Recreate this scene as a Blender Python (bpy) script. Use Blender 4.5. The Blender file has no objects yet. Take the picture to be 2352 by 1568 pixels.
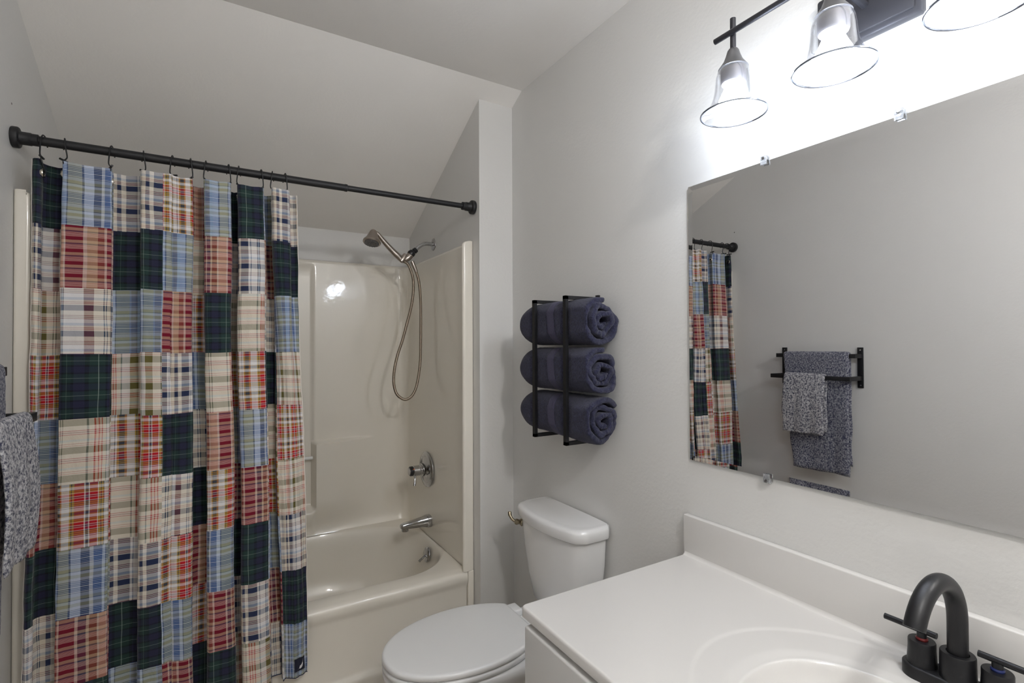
import bpy, bmesh, math, random
from math import sin, cos, pi, sqrt, radians, atan2, hypot
from mathutils import Vector, Matrix, noise
random.seed(7)
S = bpy.context.scene
COL = S.collection
# ------------------------------------------------------------------ camera
F_PX, YAW, PITCH, ROLL = 1149.08, 30.7057, 0.5469, -0.2278
EYE = 1.42
def cam_axes():
    y, p, r = radians(YAW), radians(PITCH), radians(ROLL)
    fwd = Vector((sin(y)*cos(p), cos(y)*cos(p), sin(p)))
    right = Vector((cos(y), -sin(y), 0)); up = right.cross(fwd)
    r2 = right*cos(r) + up*sin(r); u2 = r2.cross(fwd)
    return fwd, r2, u2
fw_, ri_, up_ = cam_axes()
cam = bpy.data.cameras.new('camera'); cam_o = bpy.data.objects.new('camera', cam); COL.objects.link(cam_o)
cam.sensor_fit = 'HORIZONTAL'; cam.sensor_width = 36; cam.lens = 36*F_PX/2352
cam.clip_start = .02
M = Matrix((ri_, up_, -fw_)).transposed().to_4x4(); M.translation = (0, 0, EYE)
cam_o.matrix_world = M
S.camera = cam_o
# ------------------------------------------------------------------ world, exposure
w = bpy.data.worlds.new('world'); S.world = w; w.use_nodes = True
w.node_tree.nodes['Background'].inputs[0].default_value = (.8, .85, 1, 1)
w.node_tree.nodes['Background'].inputs[1].default_value = .2
S.view_settings.view_transform = 'Standard'; S.view_settings.look = 'None'
S.view_settings.gamma = 1; S.view_settings.use_curve_mapping = False
S.view_settings.exposure = 0.95
BULB = 37.0
S.cycles.max_bounces = 14; S.cycles.diffuse_bounces = 8; S.cycles.glossy_bounces = 6
S.cycles.transparent_max_bounces = 24
S.cycles.sample_clamp_indirect = 6
S.cycles.use_denoising = True
S.cycles.caustics_reflective = False; S.cycles.caustics_refractive = False
FILL = 108.0    # strength of the added fill globe behind the camera, built further down

# ------------------------------------------------------------------ room dimensions (metres, camera above the origin)
XA, XP, XL = 1.176, 1.006, -.518      # mirror wall, plumbing wall, left wall
YC, YB, YF = 1.973, 2.897, -1.0       # partition face, back wall, wall behind camera
ZC, YS, ZB = 2.559, 1.886, 2.07       # ceiling height, start of slope, slope at back wall
SL = (ZB-ZC)/(YB-YS)
ZROD, YROD = 2.047, 2.026
ZCT = .825
# ------------------------------------------------------------------ helpers
def srgb(r, g, b):
    f = lambda c: (c/255/12.92 if c/255 <= .04045 else ((c/255+.055)/1.055)**2.4)
    return (f(r), f(g), f(b), 1)
def mat(name, col, rough=.5, metal=0, bump=0, bscale=60, coat=0, spec=.5, sheen=0, detail=3, var=0, vscale=4, croug=.05):
    m = bpy.data.materials.new(name); m.use_nodes = True
    n = m.node_tree; p = n.nodes['Principled BSDF']
    p.inputs['Base Color'].default_value = col; p.inputs['Roughness'].default_value = rough
    p.inputs['Metallic'].default_value = metal; p.inputs['Specular IOR Level'].default_value = spec
    p.inputs['Coat Weight'].default_value = coat; p.inputs['Coat Roughness'].default_value = croug
    if sheen:
        p.inputs['Sheen Weight'].default_value = sheen; p.inputs['Sheen Roughness'].default_value = .6
    tc = n.nodes.new('ShaderNodeTexCoord')
    if bump:
        t = n.nodes.new('ShaderNodeTexNoise'); t.inputs['Scale'].default_value = bscale; t.inputs['Detail'].default_value = detail
        b = n.nodes.new('ShaderNodeBump'); b.inputs['Strength'].default_value = 1; b.inputs['Distance'].default_value = bump
        n.links.new(tc.outputs['Object'], t.inputs['Vector']); n.links.new(t.outputs['Fac'], b.inputs['Height'])
        n.links.new(b.outputs['Normal'], p.inputs['Normal'])
    t2 = n.nodes.new('ShaderNodeTexNoise'); t2.inputs['Scale'].default_value = vscale
    n.links.new(tc.outputs['Object'], t2.inputs['Vector'])
    mr = n.nodes.new('ShaderNodeMapRange'); mr.inputs['To Min'].default_value = 1-var-.004; mr.inputs['To Max'].default_value = 1+var
    n.links.new(t2.outputs['Fac'], mr.inputs['Value'])
    mx = n.nodes.new('ShaderNodeMix'); mx.data_type = 'RGBA'; mx.blend_type = 'MULTIPLY'; mx.inputs['Factor'].default_value = 1
    mx.inputs['A'].default_value = col; n.links.new(mr.outputs['Result'], mx.inputs['B']); n.links.new(mx.outputs['Result'], p.inputs['Base Color'])
    return m
def link(name, me, m=None, parent=None, smooth=True, ang=35):
    o = bpy.data.objects.new(name, me); COL.objects.link(o)
    if m is not None:
        for k in (m if isinstance(m, (list, tuple)) else [m]): me.materials.append(k)
    if smooth:
        me.polygons.foreach_set('use_smooth', [True]*len(me.polygons))
        if ang < 180: me.set_sharp_from_angle(angle=radians(ang))
    if parent: o.parent = parent; o.matrix_parent_inverse = Matrix.Translation(parent.location).inverted()
    return o
def tag(o, label=None, cat=None, group=None, kind=None):
    if label: o['label'] = label
    if cat: o['category'] = cat
    if group: o['group'] = group
    if kind: o['kind'] = kind
    return o
def thing(name, loc, label, cat, group=None):
    o = bpy.data.objects.new(name, None); COL.objects.link(o); o.location = loc; o.empty_display_size = .05
    bpy.context.view_layer.update()
    return tag(o, label, cat, group)
def bm_obj(name, bm, m, parent=None, smooth=True, ang=35, fix=True):
    me = bpy.data.meshes.new(name)
    if fix: bmesh.ops.recalc_face_normals(bm, faces=bm.faces)
    bm.to_mesh(me); bm.free()
    return link(name, me, m, parent, smooth, ang)
def add_box(bm, x0, x1, y0, y1, z0, z1, bev=0, seg=2):
    vs = [bm.verts.new((x, y, z)) for x in (x0, x1) for y in (y0, y1) for z in (z0, z1)]
    fs = [bm.faces.new([vs[i] for i in q]) for q in ((0,1,3,2),(4,6,7,5),(0,4,5,1),(2,3,7,6),(0,2,6,4),(1,5,7,3))]
    if bev:
        es = list({e for f in fs for e in f.edges})
        bmesh.ops.bevel(bm, geom=es, offset=bev, segments=seg, profile=.5, affect='EDGES')
def box(name, x0, x1, y0, y1, z0, z1, m, parent=None, bev=0, seg=2):
    bm = bmesh.new(); add_box(bm, x0, x1, y0, y1, z0, z1, bev, seg)
    return bm_obj(name, bm, m, parent, smooth=bev > 0)
def frames(pts):
    T = []
    n = len(pts)
    for i in range(n):
        a = pts[max(i-1, 0)]; b = pts[min(i+1, n-1)]; T.append((b-a).normalized())
    u = T[0].orthogonal().normalized(); U = [u]
    for i in range(1, n):
        u = U[-1]-T[i]*U[-1].dot(T[i])
        U.append(u.normalized() if u.length > 1e-9 else T[i].orthogonal().normalized())
    return T, U
def add_tube(bm, pts, rad, seg=16, cap=True):
    pts = [Vector(p) for p in pts]
    R_ = rad if isinstance(rad, (list, tuple)) else [rad]*len(pts)
    T, U = frames(pts); rings = []
    for p, t, u, r in zip(pts, T, U, R_):
        v = t.cross(u); rings.append([bm.verts.new(p+(u*cos(2*pi*k/seg)+v*sin(2*pi*k/seg))*r) for k in range(seg)])
    for a, b in zip(rings, rings[1:]):
        for k in range(seg): bm.faces.new((a[k], a[(k+1) % seg], b[(k+1) % seg], b[k]))
    if cap: bm.faces.new(rings[0][::-1]); bm.faces.new(rings[-1])
def tube(name, pts, rad, m, parent=None, seg=16, cap=True, ang=40):
    bm = bmesh.new(); add_tube(bm, pts, rad, seg, cap); return bm_obj(name, bm, m, parent, ang=ang)
def smooth_path(pts, n=8):
    P = [Vector(p) for p in pts]; out = []
    for i in range(len(P)-1):
        p0 = P[max(i-1, 0)]; p1 = P[i]; p2 = P[i+1]; p3 = P[min(i+2, len(P)-1)]
        for k in range(n):
            t = k/n
            out.append(.5*((2*p1)+(p2-p0)*t+(2*p0-5*p1+4*p2-p3)*t*t+(3*p1-p0-3*p2+p3)*t**3))
    out.append(P[-1]); return out
def add_lathe(bm, prof, origin, axis, seg=40, closed=False):
    o = Vector(origin); a = Vector(axis).normalized(); u = a.orthogonal().normalized(); v = a.cross(u); rings = []
    for r, h in prof:
        if r < 1e-6: rings.append([bm.verts.new(o+a*h)])
        else: rings.append([bm.verts.new(o+a*h+(u*cos(2*pi*k/seg)+v*sin(2*pi*k/seg))*r) for k in range(seg)])
    prs = list(zip(rings, rings[1:]))
    if closed: prs.append((rings[-1], rings[0]))
    for A, B in prs:
        for k in range(seg):
            k2 = (k+1) % seg
            if len(A) == 1 and len(B) == 1: break
            if len(A) == 1: bm.faces.new((A[0], B[k2], B[k]))
            elif len(B) == 1: bm.faces.new((A[k], A[k2], B[0]))
            else: bm.faces.new((A[k], A[k2], B[k2], B[k]))
def lathe(name, prof, origin, axis, m, parent=None, seg=40, ang=35, closed=False):
    bm = bmesh.new(); add_lathe(bm, prof, origin, axis, seg, closed); return bm_obj(name, bm, m, parent, ang=ang)
def grid_mesh(name, nx, ny, fn, m, parent=None, uv=None, ang=180, mi=None, wrapx=False):
    vs = [fn(i, j) for j in range(ny) for i in range(nx)]
    fs = []; w_ = nx if wrapx else nx-1
    for j in range(ny-1):
        for i in range(w_):
            i2 = (i+1) % nx; fs.append((j*nx+i, j*nx+i2, (j+1)*nx+i2, (j+1)*nx+i))
    me = bpy.data.meshes.new(name); me.from_pydata([tuple(v) for v in vs], [], fs)
    if uv:
        ul = me.uv_layers.new(name='UVMap'); k = 0; buf = []
        for j in range(ny-1):
            for i in range(w_):
                for (a, b) in ((i, j), (i+1, j), (i+1, j+1), (i, j+1)): buf += uv(a, b, i, j)
        ul.data.foreach_set('uv', buf)
    o = link(name, me, m, parent, True, ang)
    if mi: me.polygons.foreach_set('material_index', [mi(i, j) for j in range(ny-1) for i in range(w_)])
    return o
def sstep(a, b, x):
    t = min(1, max(0, (x-a)/(b-a))); return t*t*(3-2*t)
def nz(x, y, z): return noise.noise(Vector((x, y, z)))
def lerp(a, b, t): return a+(b-a)*t
def interp(xs, ys, x):
    if x <= xs[0]: return ys[0]+(ys[1]-ys[0])/(xs[1]-xs[0])*(x-xs[0])
    for i in range(len(xs)-1):
        if x <= xs[i+1]: return lerp(ys[i], ys[i+1], (x-xs[i])/(xs[i+1]-xs[i]))
    return ys[-1]+(ys[-1]-ys[-2])/(xs[-1]-xs[-2])*(x-xs[-1])

# ------------------------------------------------------------------ materials
M_wall = mat('wall_paint', (.65, .645, .635, 1), .45, bump=.0006, bscale=90, spec=.35, var=.015)
M_ceil = mat('ceiling_paint', (.80, .78, .755, 1), .6, bump=.0006, bscale=80, spec=.3, var=.015)
M_floor = mat('floor_vinyl', (.42, .37, .31, 1), .4, bump=.0004, bscale=40, var=.06)
M_trim = mat('trim_white', (.74, .74, .73, 1), .35)
M_tub = mat('bone_fiberglass', (.775, .735, .66, 1), .30, coat=.6, croug=.05, bump=.0005, bscale=22, detail=5, var=.02, vscale=3)
_n = M_tub.node_tree; _b = [x for x in _n.nodes if x.type == 'BUMP'][0]
_n.links.new(_b.outputs['Normal'], _n.nodes['Principled BSDF'].inputs['Coat Normal'])
M_black = mat('matte_black_metal', (.012, .012, .014, 1), .42, metal=.3, bump=.0001, bscale=400)
M_rod = mat('black_rod', (.013, .013, .015, 1), .5, metal=.2, bump=.00025, bscale=900)
M_chrome = mat('chrome', (.50, .50, .51, 1), .10, metal=1)
M_nickel = mat('brushed_nickel', (.42, .37, .33, 1), .28, metal=1, bump=.0001, bscale=300)
M_hose = mat('hose_metal', (.33, .275, .22, 1), .3, metal=1)
M_bronze = mat('aged_nickel_lever', (.33, .28, .20, 1), .3, metal=1)
M_plastic_black = mat('black_plastic', (.01, .01, .012, 1), .3)
M_porc = mat('white_porcelain', (.74, .74, .745, 1), .16, coat=.4, croug=.08)
M_lidp = mat('white_seat_plastic', (.74, .745, .75, 1), .28)
M_top = mat('cultured_marble', (.665, .652, .637, 1), .22, coat=.35, croug=.1, var=.012)
M_cab = mat('cabinet_laminate', (.64, .635, .63, 1), .4)
M_cabin = mat('cabinet_frame_wood', (.60, .56, .50, 1), .5)
M_grom = mat('grommet_metal', (.62, .58, .50, 1), .22, metal=1)
M_clip = mat('clear_clip', (.8, .82, .85, 1), .1)
M_clip.node_tree.nodes['Principled BSDF'].inputs['Transmission Weight'].default_value = .8
M_red = mat('red_ring', (.12, .008, .008, 1), .4)
M_blue = mat('blue_ring', (.012, .022, .11, 1), .4)
M_orange = mat('orange_dot', (.6, .12, .03, 1), .4)
M_bronzefix = mat('dark_bronze_fixture', (.05, .05, .058, 1), .38, metal=.6)
M_socket = mat('socket_grey', (.16, .155, .17, 1), .5, metal=.3)
M_silver_cap = mat('satin_cap', (.20, .20, .21, 1), .35, metal=.8)
M_liner = mat('thread', (.75, .7, .65, 1), .8)
# mirror
M_mirror = bpy.data.materials.new('mirror_silver'); M_mirror.use_nodes = True
pm = M_mirror.node_tree.nodes['Principled BSDF']; pm.inputs['Metallic'].default_value = 1; pm.inputs['Roughness'].default_value = .0; pm.inputs['Base Color'].default_value = (.86, .86, .865, 1)
M_medge = mat('mirror_glass_edge', (.10, .12, .12, 1), .3)
# thin clear glass: a fresnel mix of see-through and gloss
M_glass = bpy.data.materials.new('thin_clear_glass'); M_glass.use_nodes = True
gn = M_glass.node_tree; [gn.nodes.remove(x) for x in list(gn.nodes) if x.type != 'OUTPUT_MATERIAL']
go = [x for x in gn.nodes if x.type == 'OUTPUT_MATERIAL'][0]
g1 = gn.nodes.new('ShaderNodeBsdfTransparent'); g1.inputs[0].default_value = (.975, .98, .985, 1)
g2 = gn.nodes.new('ShaderNodeBsdfGlossy'); g2.inputs['Roughness'].default_value = .04; g2.inputs[0].default_value = (.9, .9, .92, 1)
gl = gn.nodes.new('ShaderNodeLayerWeight'); gl.inputs['Blend'].default_value = .5
gx = gn.nodes.new('ShaderNodeMixShader')
gpw = gn.nodes.new('ShaderNodeMath'); gpw.operation = 'POWER'; gpw.inputs[1].default_value = 2.2
gml = gn.nodes.new('ShaderNodeMath'); gml.operation = 'MULTIPLY_ADD'; gml.inputs[1].default_value = .9; gml.inputs[2].default_value = .03
gn.links.new(gl.outputs['Facing'], gpw.inputs[0]); gn.links.new(gpw.outputs[0], gml.inputs[0]); gn.links.new(gml.outputs[0], gx.inputs[0]); gn.links.new(g1.outputs[0], gx.inputs[1]); gn.links.new(g2.outputs[0], gx.inputs[2]); gn.links.new(gx.outputs[0], go.inputs[0])
M_glassrim = mat('glass_rim', (.34, .37, .44, 1), .15, metal=1)
M_bulb = bpy.data.materials.new('lit_bulb'); M_bulb.use_nodes = True
bp = M_bulb.node_tree.nodes['Principled BSDF']; bp.inputs['Base Color'].default_value = (.9, .9, .9, 1)
bp.inputs['Emission Color'].default_value = (.82, .89, 1, 1); bp.inputs['Emission Strength'].default_value = BULB
# terry towels
def towel_mat(name, c1, c2, mixscale, bump=.003, bscale=260, contrast=(.42, .58), sheen=.15):
    m = bpy.data.materials.new(name); m.use_nodes = True; n = m.node_tree; p = n.nodes['Principled BSDF']
    p.inputs['Roughness'].default_value = .95; p.inputs['Specular IOR Level'].default_value = .1
    p.inputs['Sheen Weight'].default_value = sheen; p.inputs['Sheen Roughness'].default_value = .5
    tc = n.nodes.new('ShaderNodeTexCoord')
    t = n.nodes.new('ShaderNodeTexNoise'); t.inputs['Scale'].default_value = mixscale; t.inputs['Detail'].default_value = 5; t.inputs['Roughness'].default_value = .75
    n.links.new(tc.outputs['Object'], t.inputs['Vector'])
    r = n.nodes.new('ShaderNodeValToRGB'); r.color_ramp.elements[0].position = contrast[0]; r.color_ramp.elements[1].position = contrast[1]
    r.color_ramp.elements[0].color = c1; r.color_ramp.elements[1].color = c2
    n.links.new(t.outputs['Fac'], r.inputs['Fac']); n.links.new(r.outputs['Color'], p.inputs['Base Color'])
    t2 = n.nodes.new('ShaderNodeTexNoise'); t2.inputs['Scale'].default_value = bscale; t2.inputs['Detail'].default_value = 4; t2.inputs['Roughness'].default_value = .7
    n.links.new(tc.outputs['Object'], t2.inputs['Vector'])
    b = n.nodes.new('ShaderNodeBump'); b.inputs['Distance'].default_value = bump; n.links.new(t2.outputs['Fac'], b.inputs['Height']); n.links.new(b.outputs['Normal'], p.inputs['Normal'])
    return m
M_terry = towel_mat('navy_terry', srgb(30, 31, 50), srgb(58, 59, 84), 160, bump=.004, bscale=230, contrast=(.35, .65))
M_band = towel_mat('navy_dobby_band', srgb(64, 62, 84), srgb(72, 70, 92), 300, bump=.0005, bscale=600, sheen=.1)
M_heather = towel_mat('heather_terry', srgb(50, 54, 80), srgb(214, 213, 216), 125, bump=.004, bscale=300, contrast=(.40, .60))
M_heather_b = towel_mat('heather_terry_dense', srgb(52, 56, 84), srgb(190, 191, 198), 140, bump=.004, bscale=300, contrast=(.42, .66))

# ------------------------------------------------------------------ room shell
T = .1
def quad_prism(name, pts, d, m):
    """prism over a polygon pts, extruded by vector d"""
    bm = bmesh.new(); a = [bm.verts.new(p) for p in pts]; b = [bm.verts.new(Vector(p)+Vector(d)) for p in pts]
    bm.faces.new(a); bm.faces.new(b[::-1])
    for i in range(len(a)): bm.faces.new((a[i], b[i], b[(i+1) % len(a)], a[(i+1) % len(a)]))
    return bm_obj(name, bm, m, smooth=False)
def prof_wall(x, y0, y1):
    """side wall outline following the flat and the sloped ceiling"""
    pts = [(x, y0, 0), (x, y1, 0), (x, y1, ZC+SL*(y1-YS) if y1 > YS else ZC)]
    if y0 < YS < y1: pts.append((x, YS, ZC))
    pts.append((x, y0, ZC+SL*max(0, y0-YS)))
    return pts
for nm, o in (('wall_left', quad_prism('wall_left', prof_wall(XL, YF, YB), (-T, 0, 0), M_wall)),
              ('wall_right', quad_prism('wall_right', prof_wall(XA, YF, YC), (T, 0, 0), M_wall)),
              ('wall_partition', quad_prism('wall_partition', prof_wall(XP, YC, YB), (XA+T-XP, 0, 0), M_wall)),
              ('wall_back', box('wall_back', XL-T, XA+T, YB, YB+T, 0, ZB+.05, M_wall)),
              ('wall_front', box('wall_front', XL-T, XA+T, YF-T, YF, 0, ZC+.1, M_wall)),
              ('floor', box('floor', XL-T, XA+T, YF-T, YB+T, -.08, 0, M_floor))):
    tag(o, kind='structure')
o = quad_prism('ceiling', [(XL-T, YF-T, ZC), (XL-T, YS, ZC), (XL-T, YB+T, ZC+SL*(YB+T-YS)), (XL-T, YB+T, ZC+SL*(YB+T-YS)+.12), (XL-T, YS, ZC+.12), (XL-T, YF-T, ZC+.12)], (XA-XL+2*T, 0, 0), M_ceil)
tag(o, kind='structure')
tag(box('baseboard_right', XA-.014, XA, 1.0, YC, 0, .085, M_trim, bev=.003), kind='structure')
tag(box('baseboard_left', XL, XL+.014, YF, 2.0, 0, .085, M_trim, bev=.003), kind='structure')

# added fill light, unseen above and behind the camera, evens out the room brightness
GP = (.48, -.42, ZC)
t = thing('added_fill_light', GP, 'added fill light shaped as a round frosted ceiling globe with pale metal rim', 'fill light')
lathe('fill_rim', [(0, -.0005), (.075, -.0005), (.078, -.01), (.07, -.03), (.035, -.035), (.012, -.04), (.012, -.17), (.035, -.175), (.04, -.20), (0, -.20)], GP, (0, 0, 1), M_trim, t)
M_fill = bpy.data.materials.new('fill_glow'); M_fill.use_nodes = True
gpn = M_fill.node_tree.nodes['Principled BSDF']; gpn.inputs['Emission Color'].default_value = (1, .985, .955, 1); gpn.inputs['Emission Strength'].default_value = FILL
lathe('fill_globe', [(0, -.2005), (.03, -.2005), (.045, -.21), (.065, -.235), (.07, -.265), (.06, -.30), (.035, -.325), (0, -.333)], GP, (0, 0, 1), M_fill, t, 40, ang=180)

# ------------------------------------------------------------------ bathtub and surround
tub_t = thing('bathtub_surround', (.24, 2.45, 0), 'bone-coloured one-piece bathtub and shower surround behind the plaid curtain', 'bathtub')
TX0, TX1, TY0, TY1 = XL+.004, XP-.003, 2.030, 2.876
def rrect(x0, x1, y0, y1, r, n=12, k=None):
    """rounded rectangle, counter-clockwise, fixed vertex count; r = 4 radii (bl, br, tr, tl)"""
    out = []
    cs = ((x1-r[1], y0+r[1], r[1], -90), (x1-r[2], y1-r[2], r[2], 0), (x0+r[3], y1-r[3], r[3], 90), (x0+r[0], y0+r[0], r[0], 180))
    for ci, (cx, cy, rr, a0) in enumerate(cs):
        for i in range(n+1):
            a = radians(a0+90*i/n); out.append((cx+rr*cos(a), cy+rr*sin(a)))
        nx_, ny_, nr, na = cs[(ci+1) % 4]
        p = out[-1]; a = radians(na); q = (nx_+nr*cos(a), ny_+nr*sin(a))
        for i in range(1, 10): out.append((lerp(p[0], q[0], i/10), lerp(p[1], q[1], i/10)))
    return out
def loft(name, rings, m, parent, cap_last=True, cap_first=False, ang=180):
    bm = bmesh.new(); R_ = [[bm.verts.new(p) for p in r] for r in rings]; n = len(R_[0])
    for a, b in zip(R_, R_[1:]):
        for k in range(n): bm.faces.new((a[k], a[(k+1) % n], b[(k+1) % n], b[k]))
    if cap_last: bm.faces.new(R_[-1])
    if cap_first: bm.faces.new(R_[0][::-1])
    return bm_obj(name, bm, m, parent, ang=ang)
rings = []
ZR = .42
def ring3(pts, z): return [(x, y, z) for x, y in pts]
e4 = (.006,)*4
for (oy, z) in ((-.012, 0.0), (-.012, .095), (-.008, .108), (.004, .118), (.008, .13), (.008, .345), (.004, .36), (-.002, .372), (-.004, .385)):
    rings.append(ring3(rrect(TX0, TX1-.03+.03*0, TY0+oy, TY1, e4), z))
for a in range(0, 91, 15):
    a = radians(a); rr = .022
    rings.append(ring3(rrect(TX0+.0, TX1-.03, TY0-.004+rr*(1-cos(a)), TY1, e4), ZR-.022+rr*sin(a)-.004))
IX0, IX1, IY0, IY1 = TX0+.07, .972, 2.108, 2.79
ri = (.25, .25, .27, .25)
inn = [(0, 0), (.004, -.001), (.010, -.005), (.016, -.014), (.024, -.04), (.034, -.10), (.05, -.22), (.065, -.29), (.095, -.335), (.15, -.352), (.25, -.355)]
rings.append(ring3(rrect(TX0+.035, TX1-.032, 2.06, TY1-.02, (.06, .02, .02, .06)), ZR-.001))

def widen(pts, mx):
    o_ = []
    for x, y in pts:
        k = sstep(2.6, 2.78, y)*(1-sstep(.50, .80, x))
        o_.append((x, y+k*(mx-y)*.93))
    return o_
for off, dz in inn:
    lx = off*(1.0+1.6*0)
    r = tuple(max(.05, q-off*.5) for q in ri)
    rings.append(ring3(widen(rrect(IX0+off*1.6, IX1-off, IY0+off, IY1-off, r), 2.868-off*.9), ZR+dz))
loft('tub', rings, M_tub, tub_t)
# molded wall shell: plan curve from left front flange round to right front flange
WX0, WX1, WY = XL+.040, XP-.032, 2.862
plan = []
def add_arc(cx, cy, r, a0, a1, n):
    for i in range(n+1):
        a = radians(lerp(a0, a1, i/n)); plan.append((cx+r*cos(a), cy+r*sin(a)))
# left flange bead
plan += [(XL+.001, 2.045)]
add_arc(XL+.010, 2.030+.012, .009, 180, 270, 4)
add_arc(WX0-.004-.006, 2.030+.012, .012, 270, 350, 5)
plan += [(WX0, 2.07)]
for i in range(1, 12): plan.append((WX0, lerp(2.07, WY-.06, i/11)))
add_arc(WX0+.055, WY-.055, .055, 180, 90, 8)
bx0, bx1 = WX0+.055, WX1-.055
xs_extra = []
nb = 150
for i in range(1, nb): plan.append((lerp(bx0, bx1, i/nb), WY))
add_arc(WX1-.055, WY-.055, .055, 90, 0, 8)
for i in range(1, 12): plan.append((WX1, lerp(WY-.06, 2.07, i/11)))
plan += [(WX1, 2.06)]
add_arc(WX1+.004+.008-.022, 2.030+.012, .012, 190, 270, 5)
add_arc(XP-.010, 2.030+.012, .009, 270, 360, 4)
plan += [(XP-.001, 2.045)]
ZT = 1.895
zs = [ZR-.004]
z = ZR+.02
while z < ZT-.03:
    zs.append(z); z += (.0035 if .89 < z < .93 else .006) if .50 < z < .98 else .03
zs += [ZT-.03, ZT-.02]
for a in range(0, 91, 18): zs.append(('top', radians(a)))
def shell_pt(i, j):
    x, y = plan[i]; z = zs[j]; top = None
    if isinstance(z, tuple): top = z[1]; z = ZT-.02+.02*sin(top)
    yy = y
    if y >= WY-.001:
        # centre niche and shelf block on the back wall
        e = .455
        if z > 0.9: pass
        right = sstep(e-.010, e+.004, x)
        left = 1-right
        # mirror edge on the far side of the niche
        e2 = WX0+.12
        innr = sstep(e2-.004, e2+.010, x)*left
        blk = right*(1-sstep(.50, .80, x))*(1-sstep(.904, .918, z))*sstep(.42, .60, z)
        blkL = (1-sstep(e2-.004, e2+.01, x))*(1-sstep(.904, .918, z))*sstep(.42, .60, z)
        low = innr*(1-sstep(.545, .575, z))*sstep(.42, .52, z)
        nich = innr*(.013*sstep(.90, .93, z)*(1-sstep(1.84, 1.87, z)) + .014*(1-sstep(.90, .93, z))*sstep(.55, .575, z))
        yy = y-.056*blk-.056*blkL-.056*low+nich
        # raised edge line around niche
    # soft curve where walls meet the tub deck
    k = max(0, 1-(z-ZR)/.05) if z < ZR+.05 else 0
    if k > 0:
        if y > 2.5: yy -= .018*k*k
    if top is not None:
        d = .030*(1-cos(top))
        if y >= WY-.001: yy += d
        else:
            cx = .24
            if x > cx+.3: x += d*(1 if x < XP-.03 else 0)
            elif x < cx-.3: x -= d*(1 if x > XL+.03 else 0)
            if y > WY-.056: yy += d
        x = min(max(x, XL+.002), XP-.002)
    return (x, yy, z)
grid_mesh('surround_wall', len(plan), len(zs), shell_pt, M_tub, tub_t, ang=60)
for xa, xb in ((XP-.031, XP-.0015), (XL+.0015, XL+.038)):
    box('lower_flange', xa, xb, 2.031, 2.060, .001, ZR-.004, M_tub, tub_t, .006, 3)
tb = tube('grab_bar', [(.448, 2.838, .831), (WX0+.13, 2.838, .831)], .0095, M_trim, tub_t, 14)
tb['label'] = 'slim white bar across the moulded niche'

# tub fittings
t = thing('tub_spout', (.97, 2.49, .50), 'chrome tub spout on the end wall above the bathtub rim', 'faucet')
bm = bmesh.new()
def spout_ring(x, zc, hw, hh, n=24):
    out = []
    for k in range(n):
        a = 2*pi*k/n; c, s_ = cos(a), sin(a)
        out.append((x, 2.49+hw*(abs(c)**.6)*(1 if c > 0 else -1), zc+hh*(abs(s_)**.6)*(1 if s_ > 0 else -1)))
    return out
rr = [spout_ring(x, zc, hw, hh) for x, zc, hw, hh in ((.975, .507, .030, .030), (.955, .507, .030, .030), (.948, .507, .028, .028), (.93, .507, .024, .024), (.88, .505, .021, .019), (.84, .504, .020, .016), (.822, .503, .018, .014), (.815, .502, .012, .009))]
R_ = [[bm.verts.new(p) for p in r] for r in rr]
for a, b in zip(R_, R_[1:]):
    for k in range(24): bm.faces.new((a[k], a[(k+1) % 24], b[(k+1) % 24], b[k]))
bm.faces.new(R_[-1]); bm.faces.new(R_[0][::-1])
bm_obj('spout_body', bm, M_chrome, t)
lathe('spout_outlet', [(0, 0), (.017, 0), (.018, .004), (.016, .02), (0, .02)], (.838, 2.49, .477), (0, 0, 1), M_chrome, t)
t = thing('shower_valve', (.973, 2.52, .77), 'round chrome shower valve with black-tipped knob above the tub spout', 'valve')
vo = (.9735, 2.52, .77)
lathe('escutcheon', [(.088, 0), (.092, .004), (.092, .010), (.086, .015), (.072, .017), (.068, .014), (.055, .016), (.04, .022), (.034, .026), (0, .026)], vo, (-1, 0, 0), M_chrome, t, 56)
lathe('valve_knob', [(.034, .024), (.034, .036), (.029, .038), (.029, .047), (.027, .049), (.027, .082), (.0255, .084), (0, .084)], vo, (-1, 0, 0), M_chrome, t, 40)
lathe('knob_tip', [(.0252, .083), (.0252, .098), (.022, .101), (0, .101)], vo, (-1, 0, 0), M_plastic_black, t, 40)['label'] = 'black ring at the end of the knob'
lathe('knob_cap', [(0, .1005), (.019, .1005), (.019, .105), (0, .106)], vo, (-1, 0, 0), M_chrome, t, 32)
box('temperature_mark', .973-.087, .973-.080, 2.497, 2.503, .772, .786, M_orange, t)['label'] = 'small orange temperature mark'
tube('valve_lever', smooth_path([(.900, 2.515, .748), (.899, 2.512, .735), (.896, 2.505, .715), (.892, 2.500, .697)], 4), [.006]*4+[.005]*5+[.0065]*4, M_chrome, t, 14)
t = thing('overflow_plate', (.93, 2.45, .345), 'small round chrome overflow plate with trip lever inside the tub', 'overflow plate')
oo = (.936, 2.43, .358)
ax = Vector((-1, 0, .16)).normalized()
lathe('cover_plate', [(.036, -.002), (.038, .004), (.036, .008), (.030, .012), (.012, .014), (0, .014)], oo, ax, M_chrome, t, 40)
q0 = Vector(oo)+ax*.010
tube('trip_lever', [q0, q0+Vector((-.022, -.012, -.008)), q0+Vector((-.042, -.022, -.016))], [.004, .005, .0065], M_chrome, t, 14)

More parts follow.
